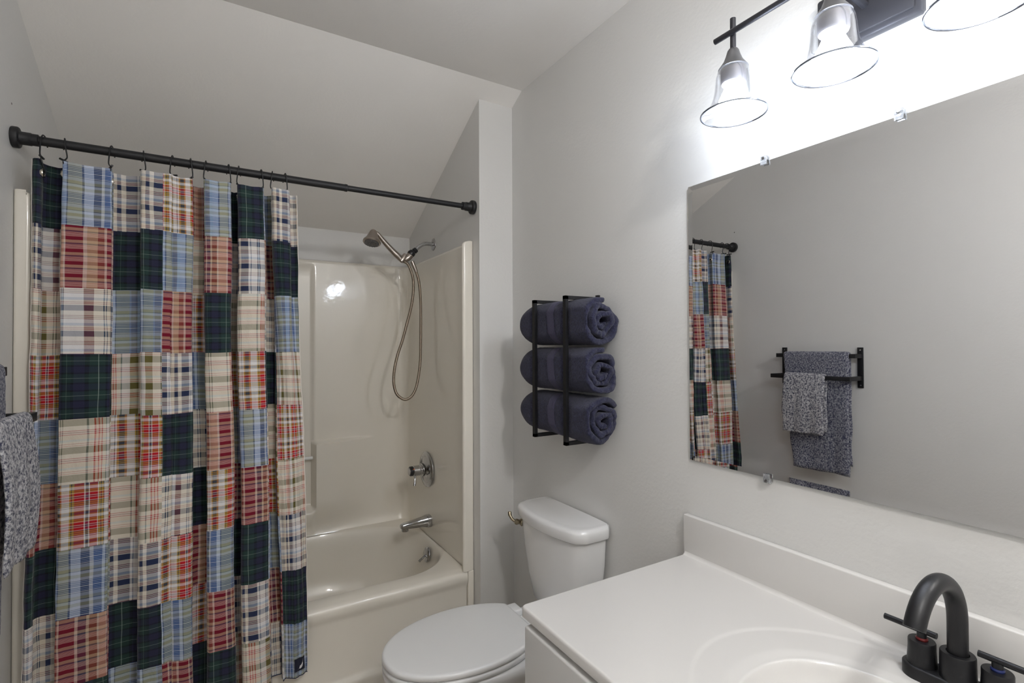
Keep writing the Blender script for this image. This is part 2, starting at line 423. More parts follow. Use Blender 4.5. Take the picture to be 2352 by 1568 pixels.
# ------------------------------------------------------------------ shower head, arm and hose
YH = 2.512
t = thing('shower_bracket', (XP, YH, 1.966), 'curved chrome pipe from a round wall flange ending in a black swivel joint', 'shower bracket')
lathe('wall_flange', [(.0, .008), (.012, .008), (.022, .006), (.031, .003), (.033, 0), (.0, 0)], (XP-.0005, YH, 1.966), (-1, 0, 0), M_chrome, t)
tube('arm_pipe', smooth_path([(XP-.002, YH, 1.966), (.975, YH, 1.967), (.95, YH, 1.963), (.925, YH, 1.947), (.905, YH, 1.926)], 6), .0105, M_chrome, t)
lathe('swivel_joint', [(.0, 0), (.014, 0), (.0155, .014), (.012, .018), (.012, .020), (.018, .024), (.0205, .038), (.017, .047), (0, .047)], (.908, YH, 1.929), (-.7, 0, -.62), M_plastic_black, t, 24)['label'] = 'black swivel nut'
bd = Vector((-.72, 0, -.69)).normalized()
bm = bmesh.new(); add_tube(bm, [(.880, YH, 1.900), (.868, YH, 1.887), (.856, YH, 1.876), (.846, YH, 1.868)], [.017, .0175, .016, .011], 20)
add_tube(bm, [(.852, YH, 1.898), (.836, YH, 1.874), (.826, YH, 1.860)], [.012, .0165, .013], 20)
bm_obj('bracket', bm, M_nickel, t)
t = thing('hand_shower', (.86, YH, 1.88), 'brushed nickel hand shower held in the bracket under the shower arm', 'hand shower')
hp = smooth_path([(.836, YH, 1.862), (.815, YH, 1.882), (.785, YH, 1.908), (.75, YH-.004, 1.940), (.722, YH-.008, 1.967), (.705, YH-.012, 1.985), (.692, YH-.014, 1.992)], 4)
nn = len(hp); tube('handle', hp, [lerp(.0125, .0155, min(1, i/6)) if i < 6 else lerp(.0155, .0085, (i-6)/(nn-7)) for i in range(nn)], M_nickel, t, 20)
hd = Vector((-.20, -.22, -.955)).normalized(); ho = Vector((.682, YH-.014, 2.003))
lathe('head', [(0, -.002), (.010, 0), (.016, .006), (.021, .018), (.026, .034), (.034, .050), (.041, .058), (.0435, .063), (.0435, .070), (.041, .073), (0, .073)], ho, hd, M_nickel, t, 48)
bm = bmesh.new()
u = hd.orthogonal().normalized(); v = hd.cross(u); fc = ho+hd*.0735
add_lathe(bm, [(.0, 0), (.036, 0), (.036, .002), (.0, .0025)], fc, hd, 40)
for rr_, cnt in ((.012, 6), (.023, 12), (.032, 16)):
    for k in range(cnt):
        a = 2*pi*k/cnt; c = fc+(u*cos(a)+v*sin(a))*rr_
        add_lathe(bm, [(.0022, .001), (.0018, .005), (0, .005)], c, hd, 8)
bm_obj('spray_face', bm, mat('dark_rubber', (.14, .135, .135, 1), .5), t)['label'] = 'dark grey spray face with rubber nozzles'
t = thing('shower_hose', (.86, YH, 1.15), 'ribbed metal shower hose hanging in a long loop', 'hose')
hosep = [(.838, YH, 1.862), (.864, YH, 1.848), (.886, YH-.004, 1.79), (.891, YH-.006, 1.728), (.878, YH-.012, 1.637), (.855, YH-.01, 1.545), (.831, YH-.008, 1.456), (.805, YH-.005, 1.375), (.790, YH, 1.300), (.787, YH, 1.235), (.800, YH, 1.182), (.826, YH, 1.155), (.853, YH, 1.147), (.884, YH, 1.165), (.907, YH, 1.21), (.922, YH, 1.28), (.930, YH, 1.36), (.932, YH, 1.47), (.933, YH, 1.58), (.931, YH, 1.68), (.923, YH, 1.76), (.908, YH, 1.812), (.892, YH, 1.85)]
hq = smooth_path(hosep, 14)
# resample evenly for ribs
L_ = [0]
for a, b in zip(hq, hq[1:]): L_.append(L_[-1]+(b-a).length)
def at_len(d):
    lo_, hi_ = 0, len(L_)-1
    while hi_-lo_ > 1:
        md = (lo_+hi_)//2
        if L_[md] <= d: lo_ = md
        else: hi_ = md
    return hq[lo_].lerp(hq[hi_], (d-L_[lo_])/max(1e-9, L_[hi_]-L_[lo_]))
step = .00165; cnt = int(L_[-1]/step)
hp2 = [at_len(min(k*step, L_[-1])) for k in range(cnt)]
tube('hose', hp2, [(.0078 if k % 3 else .0058) for k in range(cnt)], M_hose, t, 12, ang=180)
tube('hose_nut', [(.886, YH, 1.866), (.898, YH, 1.838), (.909, YH, 1.812)], [.010, .0105, .0085], M_nickel, t, 18)

# ------------------------------------------------------------------ shower rod
t = thing('shower_rod', (XL, YROD, ZROD), 'black tension shower rod spanning from wall to wall under the slope', 'curtain rod')
tube('thick_tube', [(XL+.012, YROD, ZROD), (.445, YROD, ZROD)], .0135, M_rod, t, 24)
tube('thin_tube', [(.44, YROD, ZROD), (XP-.012, YROD, ZROD)], .0113, M_rod, t, 24)
lathe('joint_collar', [(.0113, 0), (.0145, .001), (.0145, .010), (.0113, .012)], (.438, YROD, ZROD), (1, 0, 0), M_rod, t, 24)
for x, d in ((XL+.0005, 1), (XP-.0005, -1)):
    lathe('end_cap', [(0, 0), (.030, 0), (.031, .003), (.031, .013), (.029, .016), (.020, .018), (.019, .020), (.019, .042), (.0175, .044), (.0175, .058), (.014, .060), (0, .060)], (x, YROD, ZROD), (d, 0, 0), M_rod, t, 36)

# ------------------------------------------------------------------ curtain
SW, SH = 1.83, 1.765
ZTOP = 1.992
hx = [-.448, -.398, -.285, -.202, -.124, -.072, -.028, .041, .072, .144, .180, .224]
hs = [.05+.157*i for i in range(12)]
fold = [(0, .5)]
#  -1 = towards the room, +1 = towards the tub, one entry per gap between hooks
gap_dir = [+1, -1, +1, -.9, -.55, +1, -1, +1, -1, +1, -1]
def path_xy(s, v):
    """plan position of the fabric at arc length s, v = 0 top .. 1 hem"""
    sp = interp([0, .5, 1], [0, .5, 1], v)
    xend0, xend1 = -.472, .262+.03*v
    XS = [0]+hs+[SW]; XX = [xend0]+[x+(.035*v*(i/11)**2) for i, x in enumerate(hx)]+[xend1]
    # lower down the folds spread evenly a little
    i = 0
    while i < len(XS)-2 and s > XS[i+1]: i += 1
    t_ = (s-XS[i])/(XS[i+1]-XS[i]); g = XX[i+1]-XX[i]
    amp = 0; ov = 0
    if 1 <= i <= 11:
        d = gap_dir[i-1]
        A_ = sqrt(max(.0005, (.157*.62)**2-g*g))*.80*(1.0-.05*v)*(1+.25*nz(i*1.7, v*2.2, 3.1))
        amp = d*A_*(1.0 if d < 0 else .80); ov = .012+.12*g
    elif i == 0: amp = -.012; ov = 0
    else: amp = .010; ov = 0
    sh = sin(pi*t_); sh = sh*(1.25-.25*sh*sh)
    x = XX[i]+g*t_-ov*sin(2*pi*t_)*(1 if amp else 0)
    y = amp*sh
    if i >= 11:                                # the free edge opens into one broad panel lower down
        k_ = sstep(.10, .45, v); f_ = (s-hs[10])/(SW-hs[10])
        x = lerp(x, lerp(XX[11]-.004, xend1+.004, f_**.85), k_)
        y = lerp(y, .020-.016*sin(pi*min(1, f_*1.15)), k_)
    # gentle drift of the pleats with height
    x += .010*nz(s*5, v*3.0, 8.3)*min(1, v*4)
    y += .010*nz(s*7+4, v*4.0, 1.3)*min(1, v*4)
    # fine creases
    y += .0042*nz(s*34, v*9, 5.5)+.0024*nz(s*80, v*30, 2.5)
    x += .0018*nz(s*60, v*26, 9.5)
    return x, y
def yline(v):
    return lerp(YROD-.006, 1.962, min(1, v/.72)**1.15)
NX, NY = 360, 300
PS = SW/9
def cpt(i, j):
    s = SW*i/(NX-1); v = j/(NY-1)
    x, y = path_xy(s, v)
    z = ZTOP-SH*v
    # top hem sags between the hooks
    if v < .12:
        k = min(range(12), key=lambda q: abs(hs[q]-s)); dd = abs(hs[k]-s)
        z -= .010*min(1, dd/.078)**2*(1-v/.12)*0.6
    z += .009*nz(s*5, v*5, 7.7)
    y = y+yline(v)
    if z < .47: y = min(y, 2.006)
    return (x, y, z)
# plaids: (width mm, sRGB) runs for warp and weft
CR = (229, 221, 207); WH = (232, 230, 231); NV = (34, 44, 78); DN = (26, 28, 52)
def rep(lst, n): return lst*n
PLAID = {
 'D': ([(16, (42, 40, 66)), (6, (24, 28, 34)), (13, (40, 60, 57)), (1.4, (150, 166, 158)), (13, (40, 60, 57)), (6, (24, 28, 34)), (14, (44, 42, 68)), (5, (22, 25, 32)), (7, (28, 44, 44)), (1.2, (84, 106, 96)), (7, (28, 44, 44)), (5, (22, 24, 32))],
       [(17, (40, 42, 68)), (5, (24, 28, 35)), (12, (40, 64, 60)), (1.3, (135, 152, 144)), (12, (40, 64, 60)), (5, (24, 28, 35))]),
 'N': ([(9, CR), (22, NV), (5, WH), (2, (60, 90, 120)), (14, WH), (2.5, (40, 55, 85)), (3, (190, 205, 220)), (2.5, (40, 55, 85)), (34, WH), (14, (120, 62, 58)), (16, CR), (2.5, (30, 60, 80)), (4, CR), (2.5, (30, 60, 80)), (14, (228, 216, 196)), (10, NV)],
       [(17, (50, 58, 86)), (14, CR), (1.8, (120, 30, 50)), (3, CR), (1.8, (90, 30, 60)), (3, CR), (1.8, (120, 30, 50)), (12, WH), (8, (170, 184, 205)), (6, CR), (1.6, (165, 60, 60)), (3, CR), (1.6, (165, 60, 60)), (4, CR)]),
 'G': ([(16, CR), (3, (120, 130, 130)), (8, CR), (2.2, (190, 40, 50)), (4, (230, 205, 190)), (2.2, (190, 40, 50)), (4, (230, 205, 190)), (2.2, (190, 40, 50)), (9, CR), (2, (90, 120, 130)), (14, WH), (17, (104, 96, 48)), (16, CR), (2, (60, 80, 80)), (5, CR), (2, (60, 80, 80)), (22, CR)],
       [(20, (100, 94, 54)), (13, CR), (2.5, (180, 44, 50)), (3, CR), (2.5, (140, 34, 50)), (3, CR), (2.5, (180, 44, 50)), (14, (222, 206, 186)), (6, (196, 208, 210)), (6, CR), (1.8, (190, 70, 66)), (4, CR), (1.8, (190, 70, 66)), (3, CR)]),
 'R': ([(16, (190, 20, 34)), (2.4, WH), (5, (60, 50, 90)), (2.4, WH), (14, (186, 22, 36)), (2.4, WH), (5, (178, 148, 66)), (2, (50, 60, 60)), (5, (178, 148, 66)), (2, (50, 60, 60)), (15, WH), (2, (44, 52, 84)), (5, WH), (5, (180, 136, 70)), (12, (46, 50, 62)), (5, (190, 126, 72)), (18, WH), (3, (190, 160, 60)), (2, (40, 50, 60)), (4, (180, 148, 72))],
       [(9, (192, 30, 40)), (2, WH), (5, (120, 60, 80)), (2, WH), (9, (192, 30, 40)), (2, WH), (3, (60, 60, 50)), (5, (188, 146, 78)), (2, (50, 54, 70)), (5, (190, 154, 84)), (2, (50, 54, 70)), (4, WH), (2, (60, 60, 80)), (12, WH), (3, (186, 146, 78)), (10, (80, 84, 92)), (3, (186, 146, 78)), (11, WH), (2, (50, 54, 70)), (4, (200, 150, 60)), (2, (60, 50, 50)), (4, (205, 160, 80)), (2, WH)]),
 'B': ([(14, (160, 180, 214)), (2.5, (36, 52, 84)), (24, (160, 162, 138)), (2.5, (36, 52, 84)), (14, (196, 208, 232)), (12, (48, 56, 84)), (6, (200, 204, 214)), (16, (66, 98, 156)), (8, (196, 210, 232)), (2.5, (36, 52, 84)), (26, (140, 148, 132)), (3, (120, 140, 170)), (12, (90, 96, 110)), (8, (150, 178, 210))],
       [(10, (172, 182, 200)), (9, (160, 160, 136)), (2, (70, 86, 110)), (8, (190, 200, 214)), (10, (160, 160, 136)), (8, (190, 196, 210)), (2, (30, 50, 84)), (2, (190, 200, 220)), (3, (50, 76, 128)), (1.6, (200, 210, 220)), (3.4, (50, 76, 128)), (1.6, (170, 186, 210)), (3.4, (50, 76, 128)), (2.2, (225, 230, 235)), (3.4, (50, 76, 128)), (1.6, (170, 186, 210)), (3.4, (50, 76, 128)), (1.6, (170, 186, 210)), (3, (50, 76, 128)), (2, (225, 230, 235)), (2, (30, 50, 84))]),
 'M': ([(26, (116, 14, 40)), (4, (210, 192, 180)), (12, (62, 52, 74)), (4, (206, 192, 166)), (12, (132, 88, 62)), (4, (216, 204, 186)), (20, (204, 166, 142)), (5, (220, 206, 196)), (30, (116, 16, 40)), (5, (220, 202, 190)), (16, (194, 166, 134)), (12, (138, 78, 62)), (6, (212, 190, 178))],
       [(10, (124, 18, 42)), (9, (200, 164, 138)), (5, (82, 74, 96)), (1.4, (220, 190, 180)), (1.6, (160, 60, 70)), (1.4, (225, 200, 190)), (1.6, (160, 60, 70)), (1.4, (225, 200, 190)), (1.6, (160, 60, 70)), (1.4, (225, 200, 190)), (1.6, (170, 80, 80)), (1.4, (225, 200, 190)), (1.6, (160, 60, 70))]),
}
def plaid_mat(name, warp, weft):
    m = bpy.data.materials.new(name); m.use_nodes = True; n = m.node_tree; p = n.nodes['Principled BSDF']
    p.inputs['Roughness'].default_value = .85; p.inputs['Specular IOR Level'].default_value = .2; p.inputs['Sheen Weight'].default_value = .15
    uvn = n.nodes.new('ShaderNodeUVMap'); uvn.uv_map = 'UVMap'
    sx = n.nodes.new('ShaderNodeSeparateXYZ'); n.links.new(uvn.outputs['UV'], sx.inputs[0])
    cols = []
    for out, runs in (('X', warp), ('Y', weft)):
        tot = sum(r[0] for r in runs)
        d = n.nodes.new('ShaderNodeMath'); d.operation = 'MULTIPLY'; d.inputs[1].default_value = 1000/tot*(1.2 if 'red' in name else 1)
        n.links.new(sx.outputs[out], d.inputs[0])
        f = n.nodes.new('ShaderNodeMath'); f.operation = 'FRACT'; n.links.new(d.outputs[0], f.inputs[0])
        r = n.nodes.new('ShaderNodeValToRGB'); cr = r.color_ramp; cr.interpolation = 'CONSTANT'
        acc = 0
        for k, (wd, c) in enumerate(runs):
            e = cr.elements[k] if k < 1 else (cr.elements[1] if k == 1 else cr.elements.new(min(.999, acc/tot)))
            e.position = min(.9999, acc/tot); e.color = srgb(*c); acc += wd
        n.links.new(f.outputs[0], r.inputs['Fac']); cols.append(r.outputs['Color'])
    mx = n.nodes.new('ShaderNodeMix'); mx.data_type = 'RGBA'; mx.inputs['Factor'].default_value = .5
    n.links.new(cols[0], mx.inputs['A']); n.links.new(cols[1], mx.inputs['B'])
    hs_ = n.nodes.new('ShaderNodeHueSaturation'); hs_.inputs['Saturation'].default_value = 1.0; hs_.inputs['Value'].default_value = .80
    n.links.new(mx.outputs['Result'], hs_.inputs['Color']); n.links.new(hs_.outputs['Color'], p.inputs['Base Color'])
    tn = n.nodes.new('ShaderNodeTexNoise'); tn.inputs['Scale'].default_value = 120; tn.inputs['Detail'].default_value = 4
    tcn = n.nodes.new('ShaderNodeTexCoord'); n.links.new(tcn.outputs['Object'], tn.inputs['Vector'])
    b = n.nodes.new('ShaderNodeBump'); b.inputs['Distance'].default_value = .0012; n.links.new(tn.outputs['Fac'], b.inputs['Height']); n.links.new(b.outputs['Normal'], p.inputs['Normal'])
    return m
keys = 'DNGRBM'
PM = [plaid_mat('plaid_'+nm, *PLAID[k]) for k, nm in zip(keys, ('dark_tartan', 'navy_check', 'olive_check', 'red_madras', 'blue_check', 'maroon_check'))]
# rows top to bottom for each of the nine columns, as sewn
COLS = ['DNGRBMDNG', 'BMNDGRBMD', 'NDBGRGNDB', 'RBMNDNRBM', 'MGRBNDMRD', 'BMDGMRBMD', 'DNGRBMDNG', 'BMNDGRBMN', 'NDBGRGNDB']
off = [[(random.random()*.2, random.random()*.1) for _ in range(9)] for _ in range(9)]
def cell(i, j): return min(8, int(9*(i+.5)/(NX-1))), min(8, int(9*(j+.5)/(NY-1)))
def cuv(a, b, i, j):
    c, r = cell(i, j)
    return [SW*a/(NX-1)-c*PS+off[c][r][0], SH*b/(NY-1)-r*SH/9+off[c][r][1]]
ct = thing('shower_curtain', (-.1, 1.98, ZTOP), 'patchwork plaid shower curtain gathered along the left of the rod', 'shower curtain')
cf = grid_mesh('fabric', NX, NY, cpt, PM, ct, uv=cuv, ang=180, mi=lambda i, j: keys.index(COLS[cell(i, j)[0]][cell(i, j)[1]]))
# stitched hems
def cpos(s, v, push=0):
    s = min(max(s, 0), SW); v = min(max(v, 0), 1)
    f = lambda a, b: Vector(cpt(a*(NX-1)/SW, b*(NY-1)))
    p = f(s, v); ds = f(min(SW, s+.004), v)-f(max(0, s-.004), v); dv = f(s, min(1, v+.003))-f(s, max(0, v-.003))
    n_ = ds.cross(dv).normalized()
    if n_.y > 0: n_ = -n_
    return p+n_*push, ds.normalized(), n_
bm = bmesh.new(); add_tube(bm, [cpos(SW*k/200, 1, 0)[0] for k in range(201)], .0016, 6)
bm_obj('bottom_hem', bm, mat('navy_binding', srgb(34, 38, 66), .9), ct)
bm = bmesh.new(); add_tube(bm, [cpos(SW, k/150, 0)[0] for k in range(151)], .0013, 6); add_tube(bm, [cpos(0, k/150, 0)[0] for k in range(151)], .0013, 6)
bm_obj('side_hem', bm, M_liner, ct)
# logo tab near the lower right corner: navy square with a white sail
lp0, lp1 = SW-.118, SW-.034
def tabpt(s, v, push):
    return cpos(s, v, push)[0]
va, vb = (ZTOP-.296)/SH-.0, (ZTOP-.248)/SH
lt = grid_mesh('brand_tab', 9, 9, lambda i, j: tabpt(lerp(lp0, lp1, i/8), lerp(va, vb, j/8)-.0, .0022), mat('navy_tab', srgb(20, 24, 42), .85), ct)
def sail(name, poly):
    bm = bmesh.new(); vs = [bm.verts.new(tabpt(lerp(lp0, lp1, a), lerp(va, vb, b), .0030)) for a, b in poly]; n2 = len(vs)//2
    for k in range(n2-1): bm.faces.new((vs[k], vs[k+1], vs[len(vs)-2-k], vs[len(vs)-1-k]))
    return bm_obj(name, bm, mat('white_thread', (.75, .74, .75, 1), .8), lt, smooth=False)
def curve_band(f, g, n=10):
    return [f(k/n) for k in range(n+1)]+[g(k/n) for k in range(n, -1, -1)]
sail('sail_mark', curve_band(lambda t_: (.86-.10*t_-.55*t_**2.2, .06+.84*t_), lambda t_: (.86-.02*t_-.30*t_**2.4, .06+.70*t_)))
sail('sail_mark', curve_band(lambda t_: (.78-.06*t_-.30*t_**2, .44+.40*t_), lambda t_: (.80+.0*t_-.26*t_**2.6, .44+.42*t_)))
# grommets
for k in range(12):
    p, ds, n_ = cpos(hs[k], .0225, 0)
    bm = bmesh.new()
    prof = [(.0075, -.003), (.0085, -.0042), (.0125, -.0036), (.0135, -.001), (.0135, .001), (.0125, .0036), (.0085, .0042), (.0075, .003)]
    add_lathe(bm, prof, p, n_, 24, closed=True)
    bm_obj('grommet', bm, M_grom, ct)
# rings
ring0 = None
for k in range(12):
    p, ds, n_ = cpos(hs[k], .0225, 0)
    x = hx[k]
    lab = 'thin black curtain ring, %s' % (
        ['leftmost of the twelve', 'second from the left end', 'third from left, over the pale blue patch', 'fourth from left, between blue and cream patches', 'fifth from left, over the visible grommet', 'sixth from left', 'sixth from the right', 'fifth from the right, beside the narrow blue patch', 'fourth from the right', 'third from the right, over the dark tartan patch', 'second from the right end', 'rightmost of the twelve'][k])
    rt = thing('curtain_ring', (x, YROD, ZROD), lab, 'curtain ring', 'black rings holding the shower curtain')
    tl = .006*(1 if k % 2 else -1)
    pts = [(x-tl, YROD+.012, ZROD-.012), (x-tl*.8, YROD+.0175, ZROD-.002), (x-tl*.5, YROD+.014, ZROD+.0115), (x-tl*.2, YROD+.004, ZROD+.0175), (x, YROD-.008, ZROD+.0165), (x+tl*.3, YROD-.0165, ZROD+.006), (x+tl*.5, YROD-.0175, ZROD-.006), (x+tl*.8, YROD-.014, ZROD-.022), (x+tl, YROD-.010, ZROD-.042)]
    bz = ZROD-.053
    pb = Vector((p.x, p.y-.010, bz))
    tube('wire', smooth_path(pts+[tuple(pb)], 5), .0020, M_black, rt, 8)
    dirb = ds.copy(); dirb.z = 0; dirb.normalize()
    tube('crossbar', [pb-dirb*.016, pb+dirb*.016], .0032, M_black, rt, 8)
    tube('hook', smooth_path([pb, pb+Vector((0, -.005, -.010)), p+n_*.006+Vector((0, 0, .004)), p+n_*.001, p-n_*.006+Vector((0, 0, .002))], 4), .0022, M_black, rt, 8)

# ------------------------------------------------------------------ mirror with a bevelled border
MY0, MY1, MZ0, MZ1 = -.30, .974, 1.094, 1.875
t = thing('wall_mirror', (XA, .34, 1.094), 'large frameless mirror with slanted glass edges above the sink', 'mirror')
bm = bmesh.new(); bw = .013; xf = XA-.0055; xe = xf-bw*math.tan(radians(2.6))
o4 = [bm.verts.new((xe, y, z)) for y, z in ((MY0, MZ0), (MY1, MZ0), (MY1, MZ1), (MY0, MZ1))]
i4 = [bm.verts.new((xf, y, z)) for y, z in ((MY0+bw, MZ0+bw), (MY1-bw, MZ0+bw), (MY1-bw, MZ1-bw), (MY0+bw, MZ1-bw))]
bm.faces.new(i4)
for k in range(4): bm.faces.new((o4[k], o4[(k+1) % 4], i4[(k+1) % 4], i4[k]))
mo = bm_obj('mirror_glass', bm, M_mirror, t, smooth=False, fix=False)
bm = bmesh.new()
for k in range(4):
    a = ((MY0, MZ0), (MY1, MZ0), (MY1, MZ1), (MY0, MZ1))[k]; b = ((MY0, MZ0), (MY1, MZ0), (MY1, MZ1), (MY0, MZ1))[(k+1) % 4]
    bm.faces.new([bm.verts.new(q) for q in ((xe, *a), (xe, *b), (XA-.0005, *b), (XA-.0005, *a))])
bm_obj('mirror_edge', bm, M_medge, t, smooth=False)
for (y, z, d, lab) in ((.740, MZ1, 1, 'small clear plastic clip on the mirror top edge, left one'), (.740, MZ0, -1, 'small clear plastic clip on the mirror bottom edge'), (.456, MZ1, 1, 'small clear plastic clip on the mirror top edge, right one')):
    c = thing('mirror_clip', (XA, y, z), lab, 'clip', 'clear mirror clips')
    box('clip_body', XA-.0005-.014, XA-.0005, y-.008, y+.008, min(z+d*.001, z+d*.012), max(z+d*.001, z+d*.012), M_clip, c, .0015)
    box('clip_lip', XA-.0145, XA-.0095, y-.008, y+.008, min(z-d*.010, z+d*.002), max(z-d*.010, z+d*.002), M_clip, c, .0012)
    lathe('screw', [(0, 0), (.0035, 0), (.0035, .001), (0, .0014)], (XA-.0146, y, z+d*.006), (-1, 0, 0), M_chrome, c, 14)

# ------------------------------------------------------------------ vanity light
LY = (.725, .508, .291); LX = 1.0175; LZB = 2.138
KS = lambda p: [(a*.96, b*.96) for a, b in p]
t = thing('vanity_light', (XA, .51, 2.15), 'dark metal vanity light bar with three lit bell glass shades above the mirror', 'wall lamp')
bm = bmesh.new(); add_box(bm, XA-.022, XA-.0005, .412, .606, 2.055, 2.185, .006, 2); bm_obj('backplate', bm, M_bronzefix, t)
bm = bmesh.new(); add_box(bm, XA-.027, XA-.021, .424, .594, 2.067, 2.173, .003, 2); bm_obj('backplate_panel', bm, M_bronzefix, t)
tube('light_bar', [(LX, .766, LZB), (LX, .250, LZB)], .0066, M_bronzefix, t, 20)
tube('bar_support', [(XA-.02, .508, 2.12), (LX+.05, .508, 2.125), (LX, .508, LZB)], .008, M_bronzefix, t, 16)
for y in LY:
    xx = LX+.0095
    st = tube('stem', [(xx, y, 2.174), (xx, y, 2.097)], .0064, M_bronzefix, t, 18)
    cp = lathe('socket_cup', KS([(0, .004), (.010, .004), (.013, 0), (.0165, -.012), (.022, -.026), (.032, -.040), (.034, -.043), (.032, -.044), (.0, -.044)]), (xx, y, 2.099), (0, 0, 1), M_silver_cap, t, 36)
    lathe('lamp_socket', [(.0, 0), (.0275, 0), (.0275, -.030), (.0255, -.034), (.0, -.034)], (xx, y, 2.057), (0, 0, 1), M_socket, t, 32)
    # bell shade, thin double surface
    prof = [(.0335, -.046), (.0365, -.052), (.0395, -.064), (.041, -.080), (.0425, -.098), (.0455, -.116), (.051, -.134), (.0585, -.149), (.0665, -.158), (.0735, -.162)]
    prof = KS([(a, -.046+(b+.046)*.895) for a, b in prof])
    pp = [Vector((a, b)) for a, b in prof]
    inner = [(a-.0018, b) for a, b in prof][::-1]
    bm = bmesh.new(); add_lathe(bm, prof+KS([(.0745, -.1511), (.0735, -.1523)])+inner, (xx, y, 2.099), (0, 0, 1), 64)
    sh_ = bm_obj('glass_shade', bm, M_glass, t, ang=180); sh_['label'] = 'clear bell-shaped glass shade'
    bm = bmesh.new(); ringp = [Vector((xx+.0712*cos(2*pi*k/64), y+.0712*sin(2*pi*k/64), 2.099-.1452)) for k in range(65)]
    add_tube(bm, ringp, .0019, 8, cap=False)
    bm_obj('shade_rim', bm, M_glassrim, sh_)
    bl = lathe('bulb', [(.0, -.0345), (.0195, -.0345), (.0200, -.045), (.0245, -.056), (.0315, -.070), (.0345, -.086), (.0330, -.102), (.025, -.116), (.012, -.123), (0, -.124)], (xx, y, 2.057), (0, 0, 1), M_bulb, t, 32, ang=180)
    bl['label'] = 'glowing white bulb'

# ------------------------------------------------------------------ vanity top with basin
t = thing('countertop', (.88, .354, .80), 'off-white cultured marble vanity top with moulded oval basin and backsplash', 'countertop')
CX0, CX1, CY0, CY1 = .605, XA-.002, -.30, .9875
SX, SY = .885, .354
def ctz(x, y):
    e = math.sqrt(((x-.885)/.262)**2+((y-SY)/.315)**2)
    z = ZCT
    z -= .0022*sstep(1.015, .985, e) if e > .97 else 0.0022
    if e <= .985: z = ZCT-.0022
    # dished deck towards the bowl
    b = (abs((x-.868)/.178)**2.3+abs((y-SY)/.222)**2.3)**(1/2.3)
    if b < 1.12: z -= .004*sstep(1.12, 1.0, b)
    if b < 1:
        u_ = 1-b; z -= .128*(1-(1-min(1, u_/.62))**2.4)*sstep(0, .06, u_)**.7
    return z
xs = sorted(set([CX0]+[CX0+.0015*k for k in range(1, 5)]+[lerp(CX0+.006, CX1, k/220) for k in range(221)]))
ysl = [lerp(CY0, CY1-.006, k/400) for k in range(401)]+[CY1-.0045, CY1-.003, CY1-.0015, CY1]
nxx, nyy = len(xs), len(ysl); RC = .014
def top_pt(i, j):
    x, y = xs[i], ysl[j]; z = ctz(x, y); f = .006
    dx, dy = x-CX0, CY1-y
    if dx < RC and dy < RC:       # rounded plan corner
        m_ = max(RC-dx, RC-dy); h_ = hypot(RC-dx, RC-dy)
        if h_ > 1e-9: sc = m_/h_; nx_, ny_ = RC-(RC-dx)*sc, RC-(RC-dy)*sc; x, y = CX0+nx_, CY1-ny_
        d = RC-m_
    else: d = min(dx, dy)
    if d < f: z -= f-sqrt(max(0, f*f-(f-d)**2))
    return x, y, z
bm = bmesh.new(); G = [[bm.verts.new(top_pt(i, j)) for i in range(nxx)] for j in range(nyy)]
for j in range(nyy-1):
    for i in range(nxx-1): bm.faces.new((G[j][i], G[j][i+1], G[j+1][i+1], G[j+1][i]))
loop = [G[j][0] for j in range(nyy)]+[G[nyy-1][i] for i in range(1, nxx)]
lowr = [bm.verts.new((v_.co.x, v_.co.y, ZCT-.022)) for v_ in loop]
for k in range(len(loop)-1): bm.faces.new((loop[k], loop[k+1], lowr[k+1], lowr[k]))
inl = [bm.verts.new((min(max(v_.co.x, CX0+.035), CX1), min(v_.co.y, CY1-.035), ZCT-.022)) for v_ in loop]
for k in range(len(loop)-1): bm.faces.new((lowr[k], lowr[k+1], inl[k+1], inl[k]))
bm_obj('counter_slab', bm, M_top, t, ang=50)
bm = bmesh.new(); add_box(bm, XA-.021, XA-.001, CY0, CY1, ZCT-.002, .938, .003, 3); bm_obj('backsplash', bm, M_top, t)
# cove fillet along the backsplash foot
bm = bmesh.new(); rc = .010; prof = [(XA-.021-rc*(1-sin(radians(a))), ZCT-.0005+rc*(1-cos(radians(a)))) for a in range(0, 91, 15)]
A1 = [bm.verts.new((x, CY0, z)) for x, z in prof]; A2 = [bm.verts.new((x, CY1-.004, z)) for x, z in prof]
for k in range(len(prof)-1): bm.faces.new((A1[k], A1[k+1], A2[k+1], A2[k]))
bm_obj('backsplash_cove', bm, M_top, t, ang=180)
lathe('drain_ring', [(0, .001), (.018, .001), (.021, .003), (.024, .002), (.025, 0), (0, 0)], (.868, SY, ZCT-.1410), (0, 0, 1), M_black, t, 32)
# vanity cabinet
t = thing('vanity_cabinet', (.90, .33, 0), 'light grey laminate vanity cabinet under the off-white countertop', 'cabinet')
cy1 = .966
bm = bmesh.new()
add_box(bm, .640, XA-.004, cy1-.016, cy1, .10, ZCT-.0225); add_box(bm, .640, XA-.004, CY0+.01, CY0+.026, .10, ZCT-.0225)
add_box(bm, .640, XA-.004, CY0+.026, cy1-.016, .10, .116); add_box(bm, XA-.010, XA-.004, CY0+.026, cy1-.016, .116, ZCT-.0225)
bm_obj('cabinet_body', bm, M_cabin, t, smooth=False)
box('toe_kick', .70, XA-.004, CY0+.012, cy1-.002, 0, .10, M_cabin, t)
box('top_rail', .622, .6405, CY0+.012, cy1-.001, ZCT-.050, ZCT-.0228, M_cabin, t, .001)
w0 = cy1-.004; ws = [(.555, 'd'), (.11, 'd'), (-.285, 'd')]
pr = w0
